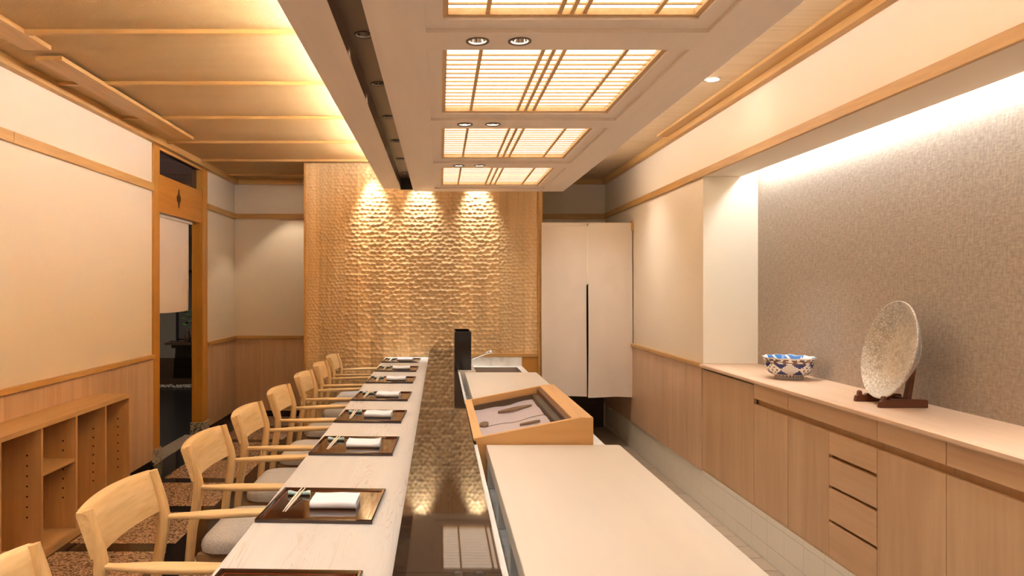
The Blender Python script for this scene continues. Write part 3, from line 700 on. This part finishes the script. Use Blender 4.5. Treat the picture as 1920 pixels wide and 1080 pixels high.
box('lower_side', 'casewood', (.585, .61, c0+.026, c1-.026, WZ+.001, .749), ca)
MB().prism([(.516, slope(.516)-.012), (.531, slope(.531)-.006), (.531, .80), (.516, .80)], 'Y', c0+.026, c1-.026).build('sliding_rail', 'stand', ca)
box('liner', 'black', (.168, .585, c0+.026, c1-.026, .73, .742), ca)
gi = .034
for nm, (y0, y1) in (('inner_frame', (c0+.026, c0+.046)), ('inner_frame', (c1-.055, c1-.026))):
    MB().prism([(.168, slope(.168)-gi-.03), (.168, slope(.168)-gi), (.516, slope(.516)-gi), (.516, slope(.516)-gi-.03)], 'Y', y0, y1).build(nm, 'black', ca)
MB().prism([(.488, slope(.488)-gi-.03), (.488, slope(.488)-gi), (.516, slope(.516)-gi), (.516, slope(.516)-gi-.03)], 'Y', c0+.046, c1-.055).build('inner_frame', 'black', ca)
MB().prism([(.168, slope(.168)-gi+.001), (.168, slope(.168)-gi+.005), (.516, slope(.516)-gi+.005), (.516, slope(.516)-gi+.001)], 'Y', c0+.027, c1-.027).build('glass_pane', 'caseglass', ca)
cm = (c0+c1)/2-.03
for (y0, y1) in ((c0+.05, cm-.006), (cm+.006, c1-.062)):
    mb = MB(); g2 = .052
    rows = []
    for i in range(9):
        x = .176+(.482-.176)*i/8; rows.append([(x, y0+(y1-y0)*j/6, slope(x)-g2-.008*math.sin(math.pi*i/8)-.003*math.sin(i*1.7+j*2.1)) for j in range(7)])
    mb.loft(rows, cap=False, closed=False); mb.build('metal_liner', 'pan', ca, smooth=True)
for (x, y, w, h) in ((.375, cm+.27, .085, .030), (.40, cm-.13, .045, .014), (.205, cm+.03, .022, .05), (.205, c0+.10, .020, .045)):
    mb = MB(); n = 18
    mb.loft([[(x+w*math.cos(2*math.pi*i/n), y+h*math.sin(2*math.pi*i/n), slope(x+w*math.cos(2*math.pi*i/n))+off) for i in range(n)] for off in (-.0585, -.0465)])
    mb.build('brown_oval', 'band', ca)  # far oval stands in for the carved wall's reflection in the glass
# black utensil box, faucet, sponge
ub = empty('black_box', (.17, 5.57, STZ), 'tall gloss black open-topped box beside the sink', 'box')
bx0, bx1, by0, by1, bz0, bz1 = .108, .233, 5.36, 5.76, STZ+.0005, 1.098
for nm, b in (('front', (bx0, bx1, by0, by0+.008, bz0, bz1)), ('back', (bx0, bx1, by1-.008, by1, bz0, bz1)), ('side', (bx0, bx0+.008, by0+.008, by1-.008, bz0, bz1)), ('side', (bx1-.008, bx1, by0+.008, by1-.008, bz0, bz1)), ('base', (bx0+.008, bx1-.008, by0+.008, by1-.008, bz0, bz0+.008)), ('divider', (bx0+.008, bx1-.008, by0+.20, by0+.206, bz0+.008, bz1-.02))):
    box(nm, 'blackgloss', b, ub, .001)
fa = empty('faucet', (.285, 6.95, WZ), 'chrome faucet with angled spout over the sink', 'faucet')
MB().lathe([(.028, 0), (.028, .008), (.020, .012), (.020, .085), (.017, .10), (.0005, .102)], (.285, 6.95, WZ+.0005), 20).build('body', 'chrome', fa, smooth='auto')
MB().tube([(.285, 6.95, .735), (.36, 6.93, .765), (.44, 6.91, .797), (.492, 6.90, .818), (.503, 6.90, .812), (.503, 6.90, .797)], [.010, .011, .012, .013, .012, .009], 12).build('spout', 'chrome', fa, smooth=True)
MB().tube([(.285, 6.95, .745), (.30, 6.97, .80), (.345, 7.0, .822)], [.006, .005, .006], 8).build('lever', 'chrome', fa, smooth=True)
sp = MB().box(.285, .325, 6.47, 6.56, WZ+.0005, WZ+.03).build('sponge', 'sponge', None, bevel=.006); tag(sp, 'yellow sponge at the sink edge', 'sponge')

# ------------------------------------------------------------------ noren curtains
def cloth(x0, x1, z0, z1, y, amp, seed, nx=26, nz=36, axis='X', th=.003, pinch=0.):
    r = random.Random(seed); ph = [r.uniform(0, 6) for _ in range(4)]
    def pt(i, j, s):
        u = i/nx; w = j/nz
        d = amp*(1-w)**.6*(math.sin(u*7+ph[0])*.6+math.sin(u*15+ph[1]+w*2)*.25+math.sin(w*3+ph[2])*.4)+s*th/2
        x = x0+(x1-x0)*u+.004*(1-w)*math.sin(w*5+ph[3])
        z = z0+(z1-z0)*w+(1-w)*.004*math.sin(u*5+ph[1])
        return (x, y+d, z) if axis == 'X' else (y+d, x, z)
    mb = MB(); g = {}
    for s in (-1, 1):
        for j in range(nz+1):
            for i in range(nx+1): g[s, i, j] = len(mb.v); mb.v.append(pt(i, j, s))
    f = []
    for j in range(nz):
        for i in range(nx):
            f.append((g[-1, i, j], g[-1, i+1, j], g[-1, i+1, j+1], g[-1, i, j+1])); f.append((g[1, i, j+1], g[1, i+1, j+1], g[1, i+1, j], g[1, i, j]))
    for j in range(nz):
        f.append((g[1, 0, j], g[-1, 0, j], g[-1, 0, j+1], g[1, 0, j+1])); f.append((g[-1, nx, j], g[1, nx, j], g[1, nx, j+1], g[-1, nx, j+1]))
    for i in range(nx):
        f.append((g[1, i, 0], g[1, i+1, 0], g[-1, i+1, 0], g[-1, i, 0])); f.append((g[-1, i, nz], g[-1, i+1, nz], g[1, i+1, nz], g[1, i, nz]))
    mb.f = f; mb.mi = [0]*len(f); return mb
nr = empty('noren_curtain', (1.46, 7.13, .34), 'long cream split curtain hanging beside the carved wall', 'curtain')
NYc = 7.13
cloth(1.006, 1.452, .352, 2.062, NYc, .010, 1).build('curtain_panel', 'noren', nr, smooth='auto')
cloth(1.466, 1.902, .345, 2.062, NYc-.004, .012, 5).build('curtain_panel', 'noren', nr, smooth='auto')
MB().prism([(1.449, 1.45), (1.4525, 2.062), (1.4705, 2.062), (1.466, 1.47)], 'Y', NYc-.004, NYc-.001).build('joining_gusset', 'seam', nr)
MB().box(1.006, 1.902, NYc-.004, NYc+.004, 2.04, 2.072).build('top_hem', 'noren', nr)
for x in (1.012, 1.440, 1.474, 1.893):
    MB().box(x-.0005, x+.0005, NYc-.0125, NYc-.006, .36, 2.04) if False else None
MB().tube([(1.021, NYc+.012, 2.056), (XR-.001, NYc+.012, 2.056)], .011, 12).build('rod', 'trimx', nr, smooth='auto')
box('rod_bracket', 'trim', (XR-.022, XR-.0225+.0215, NYc-.012, NYc+.036, 1.99, 2.085), nr)
nl = empty('noren_curtain', (XL-.06, 6.6, 1.2), 'short cream curtain hanging in the left doorway', 'curtain')
cloth(6.09, 6.985, 1.205, 2.05, XL-.062, .014, 9, axis='Y').build('curtain_panel', 'noren', nl, smooth='auto')
box('rail', 'white', (XL-.075, XL-.045, 6.082, 7.05, 2.045, 2.071), nl)

# ------------------------------------------------------------------ open shelf unit
sh = empty('open_shelf_unit', (-2.25, 3.6, FZ), 'low open wooden shelf unit against the left wall', 'shelf unit')
XF = -2.126; ST = .70
ydiv = [2.746, 3.113, 3.480, 3.847, 4.214, 4.581, 4.930]
box('top', 'shelfy', (XL+.013, XF, 2.72, 4.945, ST-.028, ST), sh, .0015)
box('back', 'shelf', (XL+.013, XL+.022, 2.73, 4.93, .02, ST-.029), sh)
box('plinth', 'shelfy', (XL+.03, XF-.012, 2.73, 4.935, FZ, .002-.004), sh)
box('bottom', 'shelfy', (XL+.013, XF, 2.73, 4.945, -.002, .020), sh, .0015)
for i, yd in enumerate(ydiv):
    d = box('upright', 'shelf', (XL+.022, XF, yd-.010, yd+.010, .0205, ST-.0285), sh)
    if i in (3, 4, 5, 6):
        n = 6
        for q in range(7):
            z = .20+.055*q
            h = MB(); cx, r_ = XF-.075, .0052
            h.prism([(cx+r_*math.cos(2*math.pi*k/10), z+r_*math.sin(2*math.pi*k/10)) for k in range(10)], 'Y', yd-.0106, yd-.0100); h.build('peg_hole', 'hole', d)
box('shelf', 'shelfy', (XL+.022, XF-.004, 3.858, 4.203, .412, .430), sh)
box('shelf', 'shelfy', (XL+.022, XF-.004, 2.757, 3.102, .412, .430), sh)

# ------------------------------------------------------------------ armchairs (local frame: z=0 floor, +x towards the counter)
def make_chair():
    c = empty('armchair', (0, 0, 0))
    hw = .225
    def post_x(z):
        pts = [(0, -.275), (.25, -.252), (.5, -.228), (.62, -.207), (.67, -.203), (.72, -.212), (.79, -.232), (.822, -.243)]
        for (za, xa), (zb, xb) in zip(pts[:-1], pts[1:]):
            if z <= zb: return xa+(xb-xa)*(z-za)/(zb-za)
        return pts[-1][1]
    for s in (-1, 1):
        zs = [0, .12, .25, .40, .5, .58, .64, .68, .72, .76, .80, .828]
        rad = [.013, .015, .017, .0185, .019, .0195, .020, .020, .019, .0175, .016, .0145]
        MB().tube([(post_x(z), s*hw, z) for z in zs], [(r, r*1.05) for r in rad], 14).build('rear_leg', 'oakz', c, smooth='auto')
        # arm
        ap = [(-.205, .0), (-.17, .004), (-.12, .009), (-.05, .016), (.05, .024), (.16, .031), (.26, .035), (.285, .0355)]
        ar = [(.011, .0125), (.013, .0125), (.020, .013), (.028, .0165), (.030, .0165), (.027, .0145), (.021, .012), (.010, .008)]
        rings = []
        for (x, dy), (a, b) in zip(ap, ar):
            y = s*(hw+dy); z = .668+.012*math.sin((x+.2)*2.6)
            ring = []
            for i in range(16):
                t = 2*math.pi*i/16; cc, ss = math.cos(t), math.sin(t)
                k = .55 if ss > 0 else 1.
                ring.append((x, y+a*math.copysign(abs(cc)**.75, cc), z+b*k*math.copysign(abs(ss)**.8, ss)))
            rings.append(ring)
        MB().loft(rings).build('arm', 'oakx', c, smooth='auto')
        MB().tube([(.225, s*.225, 0), (.235, s*.235, .25), (.245, s*.252, .50), (.25, s*.2585, .665)], [.013, .017, .017, .014], 12).build('front_leg', 'oakz', c, smooth='auto')
        MB().box(-.215, .22, s*.205-.010, s*.205+.010, .325, .395).build('side_rail', 'rail', c, bevel=.003)
    # backrest: bent plank that wraps behind the posts
    rings = []
    n = 22
    for k in range(n+1):
        y = -.243+.486*k/n; u = y/.243
        bow = -.034*(1-u*u)
        lo = .692-.003*(1-u*u); hi = .823+.006*(1-u*u)
        ring = []
        prof = []
        for zz, off in ((lo, 0), (lo+.04, 0), (lo+.08, 0), (hi-.006, 0)): prof.append((post_x(zz)+.004+bow+off, zz))
        prof.append((post_x(hi)+.0+bow-.004, hi))
        back = []
        for zz, th in ((hi, .029), (hi-.006, .032), (lo+.08, .031), (lo+.04, .028), (lo, .023)): back.append((post_x(zz)+.004+bow-th, zz))
        ring = [(x, y, z) for x, z in prof+back]
        rings.append(ring)
    MB().loft(rings).build('backrest', 'oak', c, smooth='auto')
    # seat pad
    out = []
    def corner(cx, cy, r, a0):
        return [(cx+r*math.cos(R(a0+90*i/6)), cy+r*math.sin(R(a0+90*i/6))) for i in range(7)]
    out = corner(.205, .205, .04, 0)+corner(-.135, .165, .075, 90)+corner(-.135, -.165, .075, 180)+corner(.205, -.205, .04, 270)
    cxm = .03
    rings = [[(cxm+(x-cxm)*s, y*s, z) for x, y in out] for s, z in ((.95, .397), (.99, .403), (1.0, .42), (.985, .440), (.94, .455), (.80, .466), (.5, .472), (.1, .473))]
    MB().loft(rings).build('seat', 'seat', c, smooth='auto')
    MB().box(-.215, -.195, -.21, .21, .325, .385).build('rear_rail', 'rail', c, bevel=.003)
    MB().box(.215, .235, -.22, .22, .33, .395).build('front_rail', 'rail', c, bevel=.003)
    return c
SEATS = [1.55, 2.275, 3.10, 3.80, 4.545, 5.36, 6.09, 6.80]
proto = make_chair()
for i, y in enumerate(SEATS):
    c = proto if i == 0 else copy_tree(proto)
    c.location = (-.760+random.uniform(-.006, .006), y, FZ+.001); c.rotation_euler = (0, 0, R(random.uniform(-1, 1)))
    k = len(SEATS)-1-i
    extra = {}.get(i, '')
    tag(c, 'oak armchair with grey seat, %s along the counter from the carved wall%s' % (ORD[k], extra), 'chair', 'armchairs along the counter')

# ------------------------------------------------------------------ place settings (local frames)
def make_tray():
    t = empty('lacquer_tray', (0, 0, 0)); a, b = .173, .167
    MB().box(-a+.004, a-.004, -b+.004, b-.004, .002, .007).build('base', 'lacquer', t)
    mb = MB()
    prof = [(.0, .001), (.0, .010), (.003, .013), (.009, .013), (.012, .0075)]
    rings = []
    for (sx, sy) in ((-1, -1), (1, -1), (1, 1), (-1, 1), (-1, -1)):
        rings.append([(sx*(a-o), sy*(b-o), z) for o, z in prof])
    mb.loft(rings, cap=False, closed=True); mb.build('rim', 'lacquer', t)
    mb = MB(); i0, i1 = .0165, .0178
    mb.box(-a+i0, -a+i1, -b+i0, b-i0, .007, .0074); mb.box(a-i1, a-i0, -b+i0, b-i0, .007, .0074); mb.box(-a+i1, a-i1, -b+i0, -b+i1, .007, .0074); mb.box(-a+i1, a-i1, b-i1, b-i0, .007, .0074)
    mb.build('inlay_line', 'redline', t)
    return t
def make_napkin(seed):
    r = random.Random(seed); n = 14; m = 10; a, b, h = .071, .052, .024
    sag = r.uniform(.0, .006)
    mb = MB(); rings = []
    for i in range(n+1):
        u = -1+2*i/n; top = h-sag*(1-u*u)+.001*math.sin(u*4+seed); x = a*u+.002*math.sin(3*u+seed)
        y0, y1 = -b+.0015*math.sin(u*3+seed), b+.0015*math.sin(u*2.3+seed)
        ring = []
        for k in range(7):
            t = R(-90-180*k/6); ring.append((x, y0+.010+(top/2)*.75*math.cos(t) if False else y0+.009+.009*math.cos(R(270-180*k/6)), top/2+top/2*math.sin(R(270-180*k/6))))
        ring += [(x, y0+(y1-y0)*q, top+.0008*math.sin(q*9+u*3)) for q in (.3, .55, .8)]
        ring += [(x, y1, top), (x, y1+.001, top*.68), (x, y1-.004, top*.62), (x, y1+.0005, top*.56), (x, y1, top*.36), (x, y1-.003, top*.30), (x, y1, top*.24), (x, y1, 0)]
        rings.append(ring)
    mb.loft(rings); return mb.build('folded_towel', 'cloth', None, smooth='auto', local=True)
def make_rest():
    n = 10; rings = []
    for i in range(n+1):
        u = -1+2*i/n; r = .0062+.0045*abs(u)**1.8
        if i in (0, n): r *= .82
        rings.append([(.036*u, r*math.cos(2*math.pi*k/14), r*.92+r*.92*math.sin(2*math.pi*k/14)) for k in range(14)])
    return MB().loft(rings).build('chopstick_rest', 'rest', None, smooth='auto', local=True)
def make_stick():
    L_ = .105; rings = []
    for y, w in ((-L_, .0018), (-L_*.55, .0036), (0, .0046), (L_*.55, .0038), (L_, .0022)):
        rings.append([(w*math.cos(R(45+90*k)), y, w*.8*math.sin(R(45+90*k))) for k in range(4)])
    return MB().loft(rings).build('chopstick', 'stick', None, bevel=.0006, local=True)
pt_, pr_, ps_ = make_tray(), make_rest(), make_stick()
TY = [1.56, 2.265, 3.115, 3.83, 4.545, 5.355, 6.085, 6.80]
for i, y in enumerate(TY):
    k = len(TY)-1-i; w = ORD[k]; r = random.Random(i)
    t = pt_ if i == 0 else copy_tree(pt_)
    yaw = R(-2.2+r.uniform(-.5, .5)); cx = -.362
    t.location = (cx, y, CTZ); t.rotation_euler = (0, 0, yaw)
    tag(t, 'dark brown lacquer tray, %s along the counter from the carved wall' % w, 'tray', 'lacquer trays on the counter')
    def loc(dx, dy, dz): return Vector((cx+dx*math.cos(yaw)-dy*math.sin(yaw), y+dx*math.sin(yaw)+dy*math.cos(yaw), CTZ+dz))
    if i == 0: continue
    nk = make_napkin(i); nk.location = loc(.036, -.005, .0072); nk.rotation_euler = (0, 0, yaw+R(r.uniform(-2, 2)))
    tag(nk, 'folded white hand towel on the %s tray from the carved wall' % w, 'towel', 'folded hand towels')
    rs = pr_ if i == 1 else pr_.copy()
    if i > 1: COL.objects.link(rs)
    rs.location = loc(-.103, .090, .0072); rs.rotation_euler = (0, 0, yaw+R(r.uniform(-4, 4)))
    tag(rs, 'blue green glass chopstick rest on the %s tray from the carved wall' % w, 'chopstick rest', 'glass chopstick rests')
    a_ = yaw+R(r.uniform(-5, 2))
    for q in (-1, 1):
        cs = ps_ if (i == 1 and q == -1) else ps_.copy()
        if cs is not ps_: COL.objects.link(cs)
        p = loc(-.103+q*.0045, .022, .0145); cs.location = p
        cs.rotation_euler = (R(4.4), 0, a_+R(q*-.6))
        tag(cs, 'pale chopstick on the %s tray from the carved wall, the one %s' % (w, 'toward the chair' if q < 0 else 'toward the towel'), 'chopstick', 'chopsticks of the %s place setting' % w)

# ------------------------------------------------------------------ bowl and plate
def make_bowl(c):
    o = empty('porcelain_bowl', c, 'blue and white patterned porcelain bowl on the niche worktop', 'bowl')
    prof = [(.078, 0), (.080, .012), (.079, .020), (.095, .026), (.112, .036), (.124, .052), (.131, .072), (.135, .092), (.138, .108), (.142, .120), (.150, .133)]
    # resample
    P = []
    for (r0, z0), (r1, z1) in zip(prof[:-1], prof[1:]):
        for q in range(3): P.append((r0+(r1-r0)*q/3, z0+(z1-z0)*q/3))
    P.append(prof[-1]); seg = 180
    def wav(t, z): return 1+.012*max(0, (z-.1)/.032)*math.cos(12*t)
    rings = [[(c[0]+r*wav(2*math.pi*i/seg, z)*math.cos(2*math.pi*i/seg), c[1]+r*wav(2*math.pi*i/seg, z)*math.sin(2*math.pi*i/seg), c[2]+z+.002*max(0, (z-.1)/.032)*math.cos(12*2*math.pi*i/seg)) for i in range(seg)] for r, z in P]
    mb = MB(); mb.loft(rings, cap=False)
    mi = []
    rnd = random.Random(5)
    for k in range(len(P)-1):
        z = (P[k][1]+P[k+1][1])/2
        for i in range(seg):
            t = (i+.5)/seg*8; m_ = 0
            if z < .018: m_ = 3
            elif z < .028: m_ = 2 if (i//3) % 2 else 0
            elif z < .100:
                u = (t % 1)*2-1; v = (z-.064)/.034
                if abs(u)+abs(v) > 1.12:
                    m_ = 1 if abs(v) < .92 else 0
                elif abs(u)+abs(v) > 1.02: m_ = 0
                else:
                    if int(t) % 2: m_ = 3 if (i+k) % 2 else 0
                    else: m_ = 2 if math.sin(i*.9)*math.sin(k*1.3) > .45 else 0
            elif z < .118: m_ = 2 if math.sin(i*.55)+math.sin(k*2.+i*.2) > -.3 else 0
            else: m_ = 2 if (z < .124 and math.sin(i*.7) > -.5) else 0
            mi.append(m_)
    mb.mi = mi
    mb.build('outside', ['porcelain', 'navy', 'band', 'hatch'], o, smooth=True)
    inner = [(.150, .133), (.147, .132), (.139, .118), (.134, .105), (.129, .085), (.121, .056), (.10, .036), (.06, .028), (.001, .026)]
    Q = []
    for (r0, z0), (r1, z1) in zip(inner[:-1], inner[1:]):
        for q in range(2): Q.append((r0+(r1-r0)*q/2, z0+(z1-z0)*q/2))
    Q.append(inner[-1])
    rings = [[(c[0]+r*wav(2*math.pi*i/seg, z)*math.cos(2*math.pi*i/seg), c[1]+r*wav(2*math.pi*i/seg, z)*math.sin(2*math.pi*i/seg), c[2]+z+.002*max(0, (z-.1)/.032)*math.cos(12*2*math.pi*i/seg)) for i in range(seg)] for r, z in Q]
    mb = MB(); mb.loft(rings, cap=False)
    mb.mi = [(1 if (q > 1 and math.sin(i*.8+q)+math.sin(i*.35) > -1.1 and (i//15) % 4) else 0) for q in range(len(Q)-1) for i in range(seg)]
    mb.build('inside', ['porcelain', 'blue'], o, smooth=True)
    MB().lathe([(.078, 0), (.0005, .001)], c, 40).build('foot', 'porcelain', o)
make_bowl((2.117, 4.37, CT+.0005))
pe = empty('plate_stand', (2.12, 3.40, CT), 'dark rosewood plate stand under the silver plate', 'plate stand')
for y in (3.305, 3.495):
    MB().prism([(2.012, CT+.0005), (2.235, CT+.0005), (2.235, CT+.032), (2.228, CT+.038), (2.07, CT+.040), (2.058, CT+.033), (2.046, CT+.034), (2.044, CT+.05), (2.036, CT+.055), (2.028, CT+.049), (2.026, CT+.034), (2.016, CT+.026)], 'Y', y-.010, y+.010).build('foot', 'stand', pe, bevel=.002)
MB().prism([(2.19, CT+.012), (2.215, CT+.012), (2.245, CT+.20), (2.228, CT+.20)], 'Y', 3.385, 3.415).build('back_post', 'stand', pe, bevel=.002)
box('cross_bar', 'stand', (2.19, 2.215, 3.315, 3.485, CT+.010, CT+.028), pe)
# plate: lathe about local z, then tilted so that it faces the room
pp = empty('silver_plate', (0, 0, 0))
Rp = .236
prof_in = [(.001, -.066), (.06, -.066), (.11, -.062), (.15, -.052), (.185, -.034), (.215, -.012), (Rp-.004, 0)]
prof_out = [(Rp-.004, 0), (Rp, -.002), (Rp, -.006), (.217, -.020), (.195, -.040), (.165, -.060), (.13, -.074), (.125, -.086), (.115, -.086), (.113, -.076), (.001, -.076)]
MB().lathe(prof_in, (0, 0, 0), 96).build('face', 'silver', pp, smooth=True, local=True)
MB().lathe(prof_out, (0, 0, 0), 96).build('back', 'silver', pp, smooth='auto', local=True)
lean = R(13)
yawp = R(6)
nrm = Vector((-math.cos(lean)*math.cos(yawp), math.cos(lean)*math.sin(yawp), math.sin(lean))).normalized()
pp.rotation_euler = nrm.to_track_quat('Z', 'Y').to_euler()
bot = Vector((2.058, 3.40, CT+.030)); up = Vector((math.sin(lean), 0, math.cos(lean)))
pp.location = bot+up*Rp
tag(pp, 'large round silver plate with fine engraving leaning on a stand', 'plate')
